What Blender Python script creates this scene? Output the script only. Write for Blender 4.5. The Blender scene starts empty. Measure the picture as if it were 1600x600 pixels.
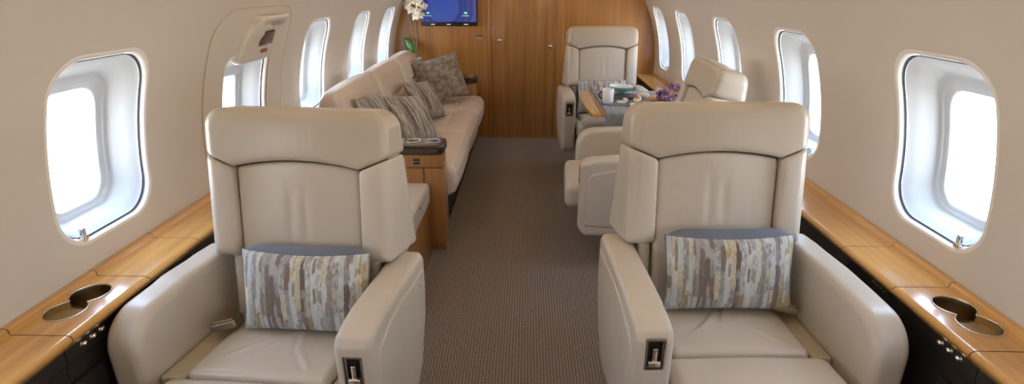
import bpy, bmesh, math, random
import numpy as np
from mathutils import Vector, Matrix
R = math.radians
random.seed(4)
SC = bpy.context.scene
COL = SC.collection

# ---------------------------------------------------------------- camera
F_PX = 850.0
PITCH = math.atan(324 / F_PX)
YAW = math.atan(25 / (F_PX / math.cos(PITCH)))
cam_d = bpy.data.cameras.new('camera')
cam = bpy.data.objects.new('camera', cam_d)
COL.objects.link(cam)
cam.location = (0.03, 0, 1.41)
cam.rotation_euler = (R(90) - PITCH, 0, YAW)
cam_d.sensor_width = 36.0
cam_d.lens = F_PX / 1600 * 36.0
cam_d.clip_start = 0.02
SC.camera = cam

# ---------------------------------------------------------------- exposure, world
vs = SC.view_settings
vs.view_transform = 'Standard'
vs.look = 'None'
vs.gamma = 1
vs.use_curve_mapping = False
vs.exposure = 0.55
WORLD_STRENGTH = 12.5
COVE_POWER = 3.8
WALL_WASH = 2.0
AISLE_POWER = 0.6
w = bpy.data.worlds.new('world'); SC.world = w
w.use_nodes = True
nt = w.node_tree; nt.nodes.clear()
wo = nt.nodes.new('ShaderNodeOutputWorld'); bg = nt.nodes.new('ShaderNodeBackground')
tc = nt.nodes.new('ShaderNodeTexCoord'); sx = nt.nodes.new('ShaderNodeSeparateXYZ')
rp = nt.nodes.new('ShaderNodeValToRGB')
nt.links.new(tc.outputs['Generated'], sx.inputs[0])
nt.links.new(sx.outputs[2], rp.inputs[0])
rp.color_ramp.elements[0].position = 0.0; rp.color_ramp.elements[0].color = (1, 0.99, 0.97, 1)
rp.color_ramp.elements[1].position = 0.5; rp.color_ramp.elements[1].color = (0.55, 0.72, 1.0, 1)
e = rp.color_ramp.elements.new(0.06); e.color = (0.86, 0.93, 1.0, 1)
nt.links.new(rp.outputs[0], bg.inputs[0]); bg.inputs[1].default_value = WORLD_STRENGTH
nt.links.new(bg.outputs[0], wo.inputs[0])
SC.cycles.use_denoising = True
SC.cycles.max_bounces = 10
SC.cycles.diffuse_bounces = 6
SC.cycles.transparent_max_bounces = 8
SC.cycles.sample_clamp_indirect = 6

# cabin lamps: warm wash strips in the ceiling coves, plus unseen fill lights added over the near aisle
def area(name, loc, rot, sx_, sy_, power, color):
    l = bpy.data.lights.new(name, 'AREA'); l.shape = 'RECTANGLE'; l.size = sx_; l.size_y = sy_
    l.energy = power; l.color = color
    o = bpy.data.objects.new(name, l); COL.objects.link(o)
    o.location = loc; o.rotation_euler = rot
    return o
for s in (-1, 1):
    area('cove_wash_light', (s*0.80, 1.9, 1.655), (0, R(-s*62), 0), 0.03, 6.2, COVE_POWER, (1.0, 0.80, 0.56))
for s in (-1, 1):
    area('sidewall_wash_light', (s*0.845, 1.9, 1.595), (0, R(-s*50), 0), 0.02, 6.2, WALL_WASH, (1.0, 0.82, 0.58))
for y in (-0.9, 0.1, 1.1, 2.0):
    area('aisle_fill_light', (0, y, 1.795), (0, 0, 0), 0.34, 0.16, AISLE_POWER, (1.0, 0.88, 0.72))

# ---------------------------------------------------------------- materials
def mat(name, base, rough=0.5, metal=0.0, coat=0.0, spec=0.5, sheen=0.0):
    m = bpy.data.materials.new(name); m.use_nodes = True
    b = m.node_tree.nodes['Principled BSDF']
    b.inputs['Base Color'].default_value = (*base, 1)
    b.inputs['Roughness'].default_value = rough
    b.inputs['Metallic'].default_value = metal
    b.inputs['Coat Weight'].default_value = coat
    b.inputs['Coat Roughness'].default_value = 0.12
    b.inputs['Specular IOR Level'].default_value = spec
    b.inputs['Sheen Weight'].default_value = sheen
    return m
def N(m, t, **kw):
    n = m.node_tree.nodes.new(t)
    for k, v in kw.items():
        if k in n.inputs: n.inputs[k].default_value = v
        else: setattr(n, k, v)
    return n
def L(m, a, b): m.node_tree.links.new(a, b)
def P(m): return m.node_tree.nodes['Principled BSDF']
def coords(m, scale=(1, 1, 1), rot=(0, 0, 0), kind='Object'):
    t = N(m, 'ShaderNodeTexCoord'); mp = N(m, 'ShaderNodeMapping')
    mp.inputs['Scale'].default_value = scale; mp.inputs['Rotation'].default_value = rot
    L(m, t.outputs[kind], mp.inputs[0]); return mp.outputs[0]
def ramp(m, src, stops, interp='LINEAR'):
    r = N(m, 'ShaderNodeValToRGB'); r.color_ramp.interpolation = interp
    es = r.color_ramp.elements
    while len(es) > 1: es.remove(es[-1])
    es[0].position, es[0].color = stops[0][0], (*stops[0][1], 1)
    for p, c in stops[1:]:
        e = es.new(p); e.color = (*c, 1)
    L(m, src, r.inputs[0]); return r.outputs[0]
def bump(m, height, strength=0.3, dist=0.002, prev=None):
    b = N(m, 'ShaderNodeBump'); b.inputs['Strength'].default_value = strength
    b.inputs['Distance'].default_value = dist
    L(m, height, b.inputs['Height'])
    if prev is not None: L(m, prev, b.inputs['Normal'])
    L(m, b.outputs[0], P(m).inputs['Normal']); return b.outputs[0]

def leather(name, base, rough=0.4):
    m = mat(name, base, rough-0.03, spec=0.5)
    v = coords(m)
    n1 = N(m, 'ShaderNodeTexNoise', Scale=420.0, Detail=2.0); L(m, v, n1.inputs[0])
    n2 = N(m, 'ShaderNodeTexNoise', Scale=9.0, Detail=3.0, Distortion=0.6); L(m, coords(m, (1.6, 0.9, 0.7)), n2.inputs[0])
    n3 = N(m, 'ShaderNodeTexNoise', Scale=3.0, Detail=2.0); L(m, v, n3.inputs[0])
    c = ramp(m, n3.outputs[0], [(0.3, tuple(x*0.93 for x in base)), (0.7, tuple(min(1, x*1.04) for x in base))])
    L(m, c, P(m).inputs['Base Color'])
    b1 = bump(m, n1.outputs[0], 0.12, 0.0006)
    bump(m, n2.outputs[0], 0.35, 0.006, b1)
    return m
def leather_worn(name, base):
    # seat leather with sitting folds
    m = leather(name, base, 0.36)
    v = coords(m, (1.0, 1.0, 0.35), (0, 0, R(35)))
    wv = N(m, 'ShaderNodeTexNoise', Scale=6.0, Detail=0.5, Distortion=0.8); L(m, coords(m, (2.0, 0.5, 1), (0, 0, R(30))), wv.inputs[0])
    prev = [l.from_socket for l in m.node_tree.links if l.to_node == P(m) and l.to_socket.name == 'Normal'][0]
    bump(m, wv.outputs[0], 0.3, 0.008, prev)
    return m
def wood(name, dark, light, axis='Y', rough=0.3, coat=0.6, scale=1.0):
    m = mat(name, light, rough, coat=coat)
    sc = {'X': (1.2, 60, 60), 'Y': (60, 1.2, 60), 'Z': (60, 60, 1.2)}[axis]
    v = coords(m, tuple(s*scale for s in sc))
    n = N(m, 'ShaderNodeTexNoise', Scale=1.0, Detail=5.0, Roughness=0.6, Distortion=0.3); L(m, v, n.inputs[0])
    v2 = coords(m, tuple(s*scale*0.16 for s in sc))
    n2 = N(m, 'ShaderNodeTexNoise', Scale=1.0, Detail=3.0, Distortion=0.8); L(m, v2, n2.inputs[0])
    mx = N(m, 'ShaderNodeMath', operation='ADD'); L(m, n.outputs[0], mx.inputs[0]); L(m, n2.outputs[0], mx.inputs[1])
    ml = N(m, 'ShaderNodeMath', operation='MULTIPLY'); ml.inputs[1].default_value = 0.5; L(m, mx.outputs[0], ml.inputs[0])
    c = ramp(m, ml.outputs[0], [(0.36, dark), (0.52, tuple((a+b)/2 for a, b in zip(dark, light))), (0.64, light)])
    L(m, c, P(m).inputs['Base Color'])
    return m

M = {}
M['leather'] = leather('cream_leather', (0.565, 0.51, 0.435))
M['leather_seat'] = leather_worn('cream_seat_leather', (0.555, 0.50, 0.425))
M['leather_panel'] = leather('cream_panel_leather', (0.56, 0.505, 0.43), 0.38)
M['leather_head'] = leather('taupe_headrest_leather', (0.50, 0.445, 0.37), 0.36)
M['leather_strip'] = leather('tan_leather', (0.47, 0.40, 0.28), 0.4)
M['sofa'] = leather('sofa_leather', (0.64, 0.545, 0.455), 0.5)
M['seam'] = mat('seam_thread', (0.22, 0.18, 0.14), 0.8)
M['ledge'] = wood('honey_veneer', (0.50, 0.235, 0.058), (0.68, 0.37, 0.105), 'Y', 0.22, 0.9)
M['cherry'] = wood('cherry_veneer', (0.35, 0.15, 0.036), (0.50, 0.24, 0.066), 'Z', 0.2, 0.9)
M['cherry_door'] = wood('cherry_door_veneer', (0.31, 0.14, 0.036), (0.45, 0.225, 0.068), 'Z', 0.16, 1.0, 1.3)
M['cab'] = wood('cabinet_veneer', (0.30, 0.135, 0.04), (0.45, 0.225, 0.075), 'Z', 0.3, 0.6)
M['table'] = wood('table_veneer', (0.50, 0.24, 0.06), (0.64, 0.33, 0.09), 'Y', 0.25, 0.8)
M['cap'] = mat('dark_espresso_cap', (0.035, 0.022, 0.016), 0.18, coat=0.8)
M['dark'] = mat('dark_sidewall', (0.020, 0.015, 0.012), 0.55)
M['darkgap'] = mat('shadow_gap', (0.10, 0.11, 0.13), 0.8)
M['chrome'] = mat('chrome', (0.75, 0.73, 0.70), 0.16, 1.0)
M['bronze'] = mat('brushed_bronze', (0.45, 0.36, 0.22), 0.28, 1.0)
M['pewter'] = mat('pewter', (0.38, 0.33, 0.27), 0.3, 1.0)
M['buckle'] = mat('dark_brass', (0.26, 0.22, 0.16), 0.38, 0.8)
M['black'] = mat('black_plastic', (0.015, 0.014, 0.014), 0.35)
M['reveal'] = mat('window_reveal_skylight_tint', (0.50, 0.53, 0.55), 0.38, spec=0.4)  # white panel, with the blue of the sky light put into its colour
M['rim'] = mat('window_rim_white', (0.82, 0.80, 0.76), 0.3)
M['latchwhite'] = mat('grey_plastic', (0.35, 0.35, 0.36), 0.3)

def wallmat(name, base):
    m = mat(name, base, 0.62, spec=0.3)
    n = N(m, 'ShaderNodeTexNoise', Scale=500.0, Detail=2.0); L(m, coords(m), n.inputs[0])
    bump(m, n.outputs[0], 0.08, 0.0006)
    return m
M['wall'] = wallmat('sidewall_panel', (0.65, 0.605, 0.548))
M['ceil'] = wallmat('ceiling_panel', (0.66, 0.58, 0.48))
M['hatch'] = wallmat('hatch_panel', (0.66, 0.61, 0.55))
M['hatchline'] = mat('hatch_seam', (0.50, 0.40, 0.27), 0.7)

def carpet():
    m = mat('carpet', (0.2, 0.15, 0.11), 0.95, spec=0.1, sheen=0.2)
    v = coords(m)
    sp = N(m, 'ShaderNodeSeparateXYZ'); L(m, v, sp.inputs[0])
    nz = N(m, 'ShaderNodeTexNoise', Scale=38.0, Detail=3.0); L(m, v, nz.inputs[0])
    # ribs along Y
    a = N(m, 'ShaderNodeMath', operation='MULTIPLY_ADD'); a.inputs[1].default_value = 2*math.pi/0.0125
    L(m, sp.outputs[0], a.inputs[0]);
    j = N(m, 'ShaderNodeMath', operation='MULTIPLY'); j.inputs[1].default_value = 3.4; L(m, nz.outputs[0], j.inputs[0]); L(m, j.outputs[0], a.inputs[2])
    s = N(m, 'ShaderNodeMath', operation='SINE'); L(m, a.outputs[0], s.inputs[0])
    b = N(m, 'ShaderNodeMath', operation='MULTIPLY_ADD'); b.inputs[1].default_value = 2*math.pi/0.0120; L(m, sp.outputs[1], b.inputs[0])
    j2 = N(m, 'ShaderNodeMath', operation='MULTIPLY'); j2.inputs[1].default_value = 14.0; L(m, nz.outputs[0], j2.inputs[0]); L(m, j2.outputs[0], b.inputs[2])
    s2 = N(m, 'ShaderNodeMath', operation='SINE'); L(m, b.outputs[0], s2.inputs[0])
    mx = N(m, 'ShaderNodeMath', operation='MULTIPLY_ADD'); mx.inputs[1].default_value = 0.45
    L(m, s2.outputs[0], mx.inputs[0]); L(m, s.outputs[0], mx.inputs[2])
    n2 = N(m, 'ShaderNodeTexNoise', Scale=190.0, Detail=2.0); L(m, v, n2.inputs[0])
    n3 = N(m, 'ShaderNodeMath', operation='MULTIPLY_ADD'); n3.inputs[1].default_value = 3.2; L(m, n2.outputs[0], n3.inputs[0]); L(m, mx.outputs[0], n3.inputs[2])
    sc = N(m, 'ShaderNodeMath', operation='MULTIPLY_ADD'); sc.inputs[1].default_value = 0.17; sc.inputs[2].default_value = 0.23
    L(m, n3.outputs[0], sc.inputs[0])
    c = ramp(m, sc.outputs[0], [(0.12, (0.085, 0.063, 0.048)), (0.5, (0.205, 0.162, 0.128)), (0.88, (0.42, 0.35, 0.285))])
    L(m, c, P(m).inputs['Base Color'])
    bump(m, sc.outputs[0], 0.8, 0.004)
    return m
M['carpet'] = carpet()

def streak_fabric(name, stops, sx_=26.0, sz_=5.0, rot=(0, 0, 0), distort=0.9):
    m = mat(name, (0.5, 0.5, 0.5), 0.75, sheen=0.15)
    # rectangular brush strokes: random columns, each broken into random blocks, edges frayed by noise
    v = coords(m, (1, 1, 1), rot)
    nz = N(m, 'ShaderNodeTexNoise', Scale=150.0, Detail=3.0, Roughness=0.7); L(m, coords(m, (1.0, 1.0, 0.3), rot), nz.inputs[0])
    sp = N(m, 'ShaderNodeSeparateXYZ'); L(m, v, sp.inputs[0])
    def math_(op, a, b=None, c_=None):
        n = N(m, 'ShaderNodeMath', operation=op)
        for i, q in enumerate((a, b, c_)):
            if q is None: continue
            if isinstance(q, (int, float)): n.inputs[i].default_value = q
            else: L(m, q, n.inputs[i])
        return n.outputs[0]
    jx = math_('MULTIPLY_ADD', nz.outputs[0], distort, -distort/2)
    def layer(fx, fz, seed):
        u = math_('FLOOR', math_('ADD', math_('MULTIPLY_ADD', sp.outputs[0], fx, seed), jx))
        w1 = N(m, 'ShaderNodeTexWhiteNoise'); w1.noise_dimensions = '1D'; L(m, u, w1.inputs['W'])
        zz = math_('ADD', math_('MULTIPLY_ADD', sp.outputs[2], fz, seed), jx)
        vv = math_('FLOOR', math_('MULTIPLY_ADD', w1.outputs[0], 7.3, zz))
        cb = N(m, 'ShaderNodeCombineXYZ'); L(m, u, cb.inputs[0]); L(m, vv, cb.inputs[1])
        w2 = N(m, 'ShaderNodeTexWhiteNoise'); w2.noise_dimensions = '2D'; L(m, cb.outputs[0], w2.inputs[0])
        return w1.outputs[0], w2.outputs[0]
    c1, b1 = layer(sx_, sz_, 3.7)
    c2, b2 = layer(sx_*1.8, sz_*1.8, 11.3)
    use2 = math_('GREATER_THAN', b2, 0.78)
    base_v = math_('MULTIPLY_ADD', c1, 0.60, math_('MULTIPLY', b1, 0.40))
    alt_v = math_('MULTIPLY_ADD', c2, 0.5, math_('MULTIPLY', c1, 0.5))
    df = math_('SUBTRACT', alt_v, base_v)
    smv = math_('MULTIPLY_ADD', df, use2, base_v)
    sm = N(m, 'ShaderNodeMath', operation='MULTIPLY_ADD'); L(m, nz.outputs[0], sm.inputs[0]); sm.inputs[1].default_value = 0.16; L(m, math_('SUBTRACT', smv, 0.08), sm.inputs[2])
    c = ramp(m, sm.outputs[0], stops)
    L(m, c, P(m).inputs['Base Color'])
    w2 = N(m, 'ShaderNodeTexNoise', Scale=600.0, Detail=1.0); L(m, coords(m), w2.inputs[0])
    bump(m, w2.outputs[0], 0.25, 0.001)
    return m
STR = [(0.08, (0.15, 0.12, 0.11)), (0.18, (0.24, 0.195, 0.17)), (0.27, (0.40, 0.43, 0.45)), (0.34, (0.26, 0.22, 0.20)), (0.41, (0.52, 0.58, 0.61)),
       (0.50, (0.22, 0.21, 0.22)), (0.55, (0.62, 0.66, 0.66)), (0.62, (0.46, 0.39, 0.23)), (0.67, (0.24, 0.195, 0.165)), (0.75, (0.47, 0.55, 0.60)), (0.88, (0.68, 0.67, 0.62))]
M['streak'] = streak_fabric('brushstroke_fabric', STR, 66.0, 13.0, distort=0.75)
STR2 = [(0.15, (0.10, 0.085, 0.075)), (0.32, (0.33, 0.29, 0.245)), (0.45, (0.14, 0.12, 0.10)), (0.58, (0.50, 0.47, 0.43)), (0.70, (0.20, 0.17, 0.14)), (0.85, (0.48, 0.46, 0.42))]
M['streak_sofa'] = streak_fabric('grey_ribbed_fabric', STR2, 85.0, 9.0, distort=1.2)
M['streak_table'] = streak_fabric('runner_fabric', [(0.0, (0.10, 0.115, 0.13)), (0.3, (0.22, 0.24, 0.27)), (0.6, (0.16, 0.17, 0.18)), (1, (0.38, 0.39, 0.40))], 45, 20)
M['denim'] = mat('slate_blue_fabric', (0.135, 0.155, 0.20), 0.85, sheen=0.2)
def mottled(name, a, b, s):
    m = mat(name, a, 0.7, sheen=0.3)
    n = N(m, 'ShaderNodeTexNoise', Scale=s, Detail=3.0); L(m, coords(m), n.inputs[0])
    L(m, ramp(m, n.outputs[0], [(0.35, a), (0.65, b)]), P(m).inputs['Base Color'])
    bump(m, n.outputs[0], 0.3, 0.004)
    return m
M['velvet'] = mottled('taupe_velvet', (0.15, 0.115, 0.085), (0.32, 0.275, 0.22), 24.0)
M['gold'] = mottled('golden_fabric', (0.25, 0.19, 0.12), (0.42, 0.34, 0.23), 40.0)
M['china'] = mat('white_china', (0.82, 0.84, 0.86), 0.2, coat=0.5)
M['aqua'] = mat('aqua_glaze', (0.22, 0.52, 0.52), 0.2, coat=0.5)
M['petal'] = mat('white_petal', (0.86, 0.85, 0.78), 0.6)
M['petal_heart'] = mat('yellow_petal_heart', (0.75, 0.55, 0.12), 0.6)
M['purple'] = mottled('purple_petal', (0.085, 0.02, 0.06), (0.25, 0.10, 0.21), 60.0)
M['leaf'] = mat('green_leaf', (0.03, 0.13, 0.015), 0.35)
M['stem'] = mat('grey_brown_stem', (0.16, 0.13, 0.08), 0.6)
M['peach'] = mat('peach_roll', (0.72, 0.42, 0.26), 0.6)
M['plum'] = mat('plum_paper', (0.05, 0.025, 0.04), 0.4)
M['grey_tray'] = mat('slate_tray', (0.22, 0.25, 0.29), 0.3, coat=0.3)
M['ivory'] = mat('ivory_glaze', (0.78, 0.68, 0.48), 0.3, coat=0.4)
M['glass'] = mat('clear_glass', (0.95, 0.97, 1.0), 0.03)
P(M['glass']).inputs['Transmission Weight'].default_value = 0.9
def glass_pane():
    m = bpy.data.materials.new('window_glass'); m.use_nodes = True
    n = m.node_tree; n.nodes.clear()
    o = n.nodes.new('ShaderNodeOutputMaterial'); mx = n.nodes.new('ShaderNodeMixShader')
    t = n.nodes.new('ShaderNodeBsdfTransparent'); g = n.nodes.new('ShaderNodeBsdfGlossy')
    g.inputs['Roughness'].default_value = 0.03
    mx.inputs[0].default_value = 0.05
    n.links.new(t.outputs[0], mx.inputs[1]); n.links.new(g.outputs[0], mx.inputs[2])
    n.links.new(mx.outputs[0], o.inputs[0])
    return m
M['pane'] = glass_pane()
def emis(name, col, s):
    m = mat(name, col, 0.4); P(m).inputs['Emission Color'].default_value = (*col, 1); P(m).inputs['Emission Strength'].default_value = s
    return m
M['led'] = emis('warm_led_strip', (1.0, 0.80, 0.55), 5.0)
def screen_mat():
    m = mat('tv_screen_picture', (0.01, 0.01, 0.02), 0.15)
    v = coords(m, (1, 1, 1))
    mp = N(m, 'ShaderNodeMapping'); L(m, v, mp.inputs[0]); mp.inputs['Location'].default_value = (0.05, 0, -0.02)
    sp = N(m, 'ShaderNodeSeparateXYZ'); L(m, mp.outputs[0], sp.inputs[0])
    cb = N(m, 'ShaderNodeCombineXYZ'); L(m, sp.outputs[0], cb.inputs[0]); L(m, sp.outputs[2], cb.inputs[1])
    ln = N(m, 'ShaderNodeVectorMath', operation='LENGTH'); L(m, cb.outputs[0], ln.inputs[0])
    wv = N(m, 'ShaderNodeMath', operation='MULTIPLY'); wv.inputs[1].default_value = 90; L(m, ln.outputs['Value'], wv.inputs[0])
    sn = N(m, 'ShaderNodeMath', operation='SINE'); L(m, wv.outputs[0], sn.inputs[0])
    ad = N(m, 'ShaderNodeMath', operation='MULTIPLY_ADD'); ad.inputs[1].default_value = 0.03; L(m, sn.outputs[0], ad.inputs[0]); L(m, ln.outputs['Value'], ad.inputs[2])
    c = ramp(m, ad.outputs[0], [(0.0, (0.03, 0.10, 0.55)), (0.13, (0.05, 0.11, 0.50)), (0.20, (0.02, 0.035, 0.26)), (0.30, (0.10, 0.13, 0.42))])
    L(m, c, P(m).inputs['Emission Color']); P(m).inputs['Emission Strength'].default_value = 0.42
    return m
M['screen'] = screen_mat()
M['icon_green'] = emis('screen_icon_green', (0.15, 0.55, 0.35), 0.7)
M['icon_white'] = emis('screen_icon_white', (0.7, 0.75, 0.8), 0.5)

# ---------------------------------------------------------------- helpers
def tag(o, label=None, cat=None, group=None, kind=None):
    if label: o['label'] = label
    if cat: o['category'] = cat
    if group: o['group'] = group
    if kind: o['kind'] = kind
    return o
def thing(name, label, cat, loc=(0, 0, 0), rz=0, group=None):
    o = bpy.data.objects.new(name, None); COL.objects.link(o)
    o.empty_display_size = 0.05
    o.location = loc; o.rotation_euler = (0, 0, rz)
    return tag(o, label, cat, group)
def mk(name, verts, faces, m, parent=None, smooth=True, loc=None, rot=None):
    me = bpy.data.meshes.new(name)
    me.from_pydata([tuple(v) for v in verts], [], [tuple(int(i) for i in f) for f in faces])
    me.update()
    if smooth: me.polygons.foreach_set('use_smooth', [True]*len(me.polygons))
    me.materials.append(m)
    o = bpy.data.objects.new(name, me); COL.objects.link(o)
    if parent: o.parent = parent
    if loc: o.location = loc
    if rot: o.rotation_euler = rot
    return o
def from_bm(name, bm, m, parent=None, smooth=False, loc=None, rot=None, autos=35):
    me = bpy.data.meshes.new(name); bm.normal_update(); bm.to_mesh(me); bm.free()
    me.materials.append(m)
    if smooth:
        me.polygons.foreach_set('use_smooth', [True]*len(me.polygons))
        try: me.set_sharp_from_angle(angle=R(autos))
        except Exception: pass
    o = bpy.data.objects.new(name, me); COL.objects.link(o)
    if parent: o.parent = parent
    if loc: o.location = loc
    if rot: o.rotation_euler = rot
    return o
def bmbox(bm, lo, hi, bev=0.0, seg=3, rot=None, piv=None):
    r = bmesh.ops.create_cube(bm, size=1.0)
    vs_ = r['verts']
    c = [(a+b)/2 for a, b in zip(lo, hi)]; d = [b-a for a, b in zip(lo, hi)]
    for v in vs_: v.co = Vector((v.co.x*d[0]+c[0], v.co.y*d[1]+c[1], v.co.z*d[2]+c[2]))
    if bev > 0:
        es = list({e for v in vs_ for e in v.link_edges})
        g = bmesh.ops.bevel(bm, geom=es, offset=bev, segments=seg, affect='EDGES', profile=0.5)
        vs_ = list({v for f in g['faces'] for v in f.verts})
    return vs_
def box(name, lo, hi, m, parent=None, bev=0.003, seg=3, loc=None, rot=None):
    bm = bmesh.new(); bmbox(bm, lo, hi, bev, seg)
    return from_bm(name, bm, m, parent, True, loc, rot)
def boxes(name, lst, m, parent=None, bev=0.002):
    bm = bmesh.new()
    for lo, hi in lst: bmbox(bm, lo, hi, bev, 2)
    return from_bm(name, bm, m, parent, True)
def lathe_vf(prof, n=40, c=(0, 0, 0)):
    V, Fc = [], []
    for r, z in prof:
        for k in range(n):
            a = 2*math.pi*k/n; V.append((c[0]+r*math.cos(a), c[1]+r*math.sin(a), c[2]+z))
    for i in range(len(prof)-1):
        for k in range(n):
            a = i*n+k; b = i*n+(k+1) % n; Fc.append((a, b, b+n, a+n))
    return V, Fc
def lathe(name, prof, m, parent=None, n=40, loc=None, c=(0, 0, 0)):
    V, Fc = lathe_vf(prof, n, c); return mk(name, V, Fc, m, parent, True, loc)
def tube_vf(path, r, n=10, closed=False):
    path = [Vector(p) for p in path]; V, Fc = [], []
    k = len(path); up = Vector((0.13, 0.21, 0.97)).normalized()
    for i, p in enumerate(path):
        if closed: t = path[(i+1) % k]-path[i-1]
        else: t = path[min(i+1, k-1)]-path[max(i-1, 0)]
        t.normalize(); a = t.cross(up)
        if a.length < 0.05: a = t.cross(Vector((1, 0, 0)))
        a.normalize(); b = t.cross(a)
        rr = r[i] if isinstance(r, (list, tuple)) else r
        for j in range(n):
            th = 2*math.pi*j/n; V.append(p+a*(rr*math.cos(th))+b*(rr*math.sin(th)))
    for i in range(k if closed else k-1):
        for j in range(n):
            a0 = i*n+j; a1 = i*n+(j+1) % n; i2 = (i+1) % k
            Fc.append((a0, a1, i2*n+(j+1) % n, i2*n+j))
    if not closed:
        Fc.append(tuple(reversed(range(n)))); Fc.append(tuple((k-1)*n+j for j in range(n)))
    return V, Fc
def tube(name, path, r, m, parent=None, n=10, closed=False):
    V, Fc = tube_vf(path, r, n, closed); return mk(name, V, Fc, m, parent)
def copy_tree(o, parent=None, **kw):
    c = o.copy(); COL.objects.link(c); c.parent = parent
    for ch in list(o.children): copy_tree(ch, c)
    return c

# ---- distance-field modelling for upholstery
def length(*a): return np.sqrt(sum(x*x for x in a))
def rbox(x, y, z, hx, hy, hz, r):
    qx, qy, qz = abs(x)-hx+r, abs(y)-hy+r, abs(z)-hz+r
    return length(np.maximum(qx, 0), np.maximum(qy, 0), np.maximum(qz, 0))+np.minimum(np.maximum(qx, np.maximum(qy, qz)), 0)-r
def rrect(x, y, hx, hy, r):
    qx, qy = abs(x)-hx+r, abs(y)-hy+r
    return length(np.maximum(qx, 0), np.maximum(qy, 0))+np.minimum(np.maximum(qx, qy), 0)-r
def extr(d2, wq, half, r):
    a, b = d2+r, abs(wq)-half+r
    return np.minimum(np.maximum(a, b), 0)+length(np.maximum(a, 0), np.maximum(b, 0))-r
def smax(a, b, k):
    h = np.clip(0.5-0.5*(b-a)/(-k), 0, 1) if False else np.clip(0.5+0.5*(b-a)/k, 0, 1)
    return a*(1-h)+b*h+k*h*(1-h)
def smin(a, b, k): return -smax(-a, -b, k)
def poly(x, y, pts):
    d = np.full(x.shape, 1e9); s = np.ones(x.shape)
    n = len(pts)
    for i in range(n):
        ax, ay = pts[i]; bx, by = pts[i-1]
        ex, ey = bx-ax, by-ay; wx, wy = x-ax, y-ay
        t = np.clip((wx*ex+wy*ey)/(ex*ex+ey*ey), 0, 1)
        d = np.minimum(d, (wx-ex*t)**2+(wy-ey*t)**2)
        c1 = y >= ay; c2 = y < by; c3 = ex*wy > ey*wx
        flip = (c1 & c2 & c3) | (~c1 & ~c2 & ~c3)
        s = np.where(flip, -s, s)
    return s*np.sqrt(d)
def sdf(name, f, lo, hi, h, m, parent=None):
    n = [int(math.ceil((b-a)/h))+1 for a, b in zip(lo, hi)]
    ax = [lo[i]+h*np.arange(n[i]) for i in range(3)]
    X, Y, Z = np.meshgrid(*ax, indexing='ij')
    v = f(X, Y, Z)
    S = v < 0
    acc = np.zeros(tuple(k-1 for k in n)+(3,)); cnt = np.zeros(tuple(k-1 for k in n))
    def sl(d, o): return tuple(slice(o[i], n[i]-1+o[i]) for i in range(3))
    for d in range(3):
        o1 = [(0, 0), (0, 1), (1, 0), (1, 1)]
        for (p, q) in o1:
            a = [0, 0, 0]; oth = [i for i in range(3) if i != d]
            a[oth[0]], a[oth[1]] = p, q
            b = list(a); b[d] = 1
            va, vb = v[sl(d, a)], v[sl(d, b)]
            cr = (va < 0) != (vb < 0)
            t = np.where(cr, va/np.where(cr, va-vb, 1), 0)
            pt = [np.full(t.shape, float(a[i])) for i in range(3)]; pt[d] = t
            for i in range(3): acc[..., i] += np.where(cr, pt[i], 0)
            cnt += cr
    act = cnt > 0
    idx = -np.ones(act.shape, dtype=np.int64); idx[act] = np.arange(act.sum())
    cell = np.argwhere(act)
    pos = (cell+acc[act]/cnt[act][:, None])*h+np.array(lo)
    faces = []
    for d in range(3):
        oth = [i for i in range(3) if i != d]; u, w_ = oth
        s0 = [slice(None)]*3; s1 = [slice(None)]*3; s0[d] = slice(0, n[d]-1); s1[d] = slice(1, n[d])
        e = np.argwhere(S[tuple(s0)] != S[tuple(s1)])
        ok = (e[:, u] > 0) & (e[:, w_] > 0) & (e[:, u] < n[u]-1) & (e[:, w_] < n[w_]-1)
        e = e[ok]
        if len(e) == 0: continue
        def ci(du, dw):
            c = e.copy(); c[:, u] += du; c[:, w_] += dw
            return idx[c[:, 0], c[:, 1], c[:, 2]]
        q = np.stack([ci(-1, -1), ci(0, -1), ci(0, 0), ci(-1, 0)], 1)
        inside = S[e[:, 0], e[:, 1], e[:, 2]]
        if d == 1: inside = ~inside
        q = np.where(inside[:, None], q, q[:, ::-1])
        faces.append(q)
    faces = np.concatenate(faces)
    faces = faces[(faces >= 0).all(1)]
    return mk(name, pos.tolist(), faces.tolist(), m, parent)

# ---------------------------------------------------------------- cabin shell
RW, ZC = 1.22, 0.72
def wx(z): return math.sqrt(max(RW*RW-(z-ZC)**2, 0.01))
Y0, Y1 = -1.5, 5.22
WCS = {-1: [-1.05, -0.20, 0.64, 1.48, 2.33, 3.13, 3.98, 4.77], 1: [-1.05, -0.20, 0.65, 1.50, 2.36, 3.22, 4.10, 4.86]}
HOLE_HY, HZ0, HZ1 = 0.187, 0.722, 1.232

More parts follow.
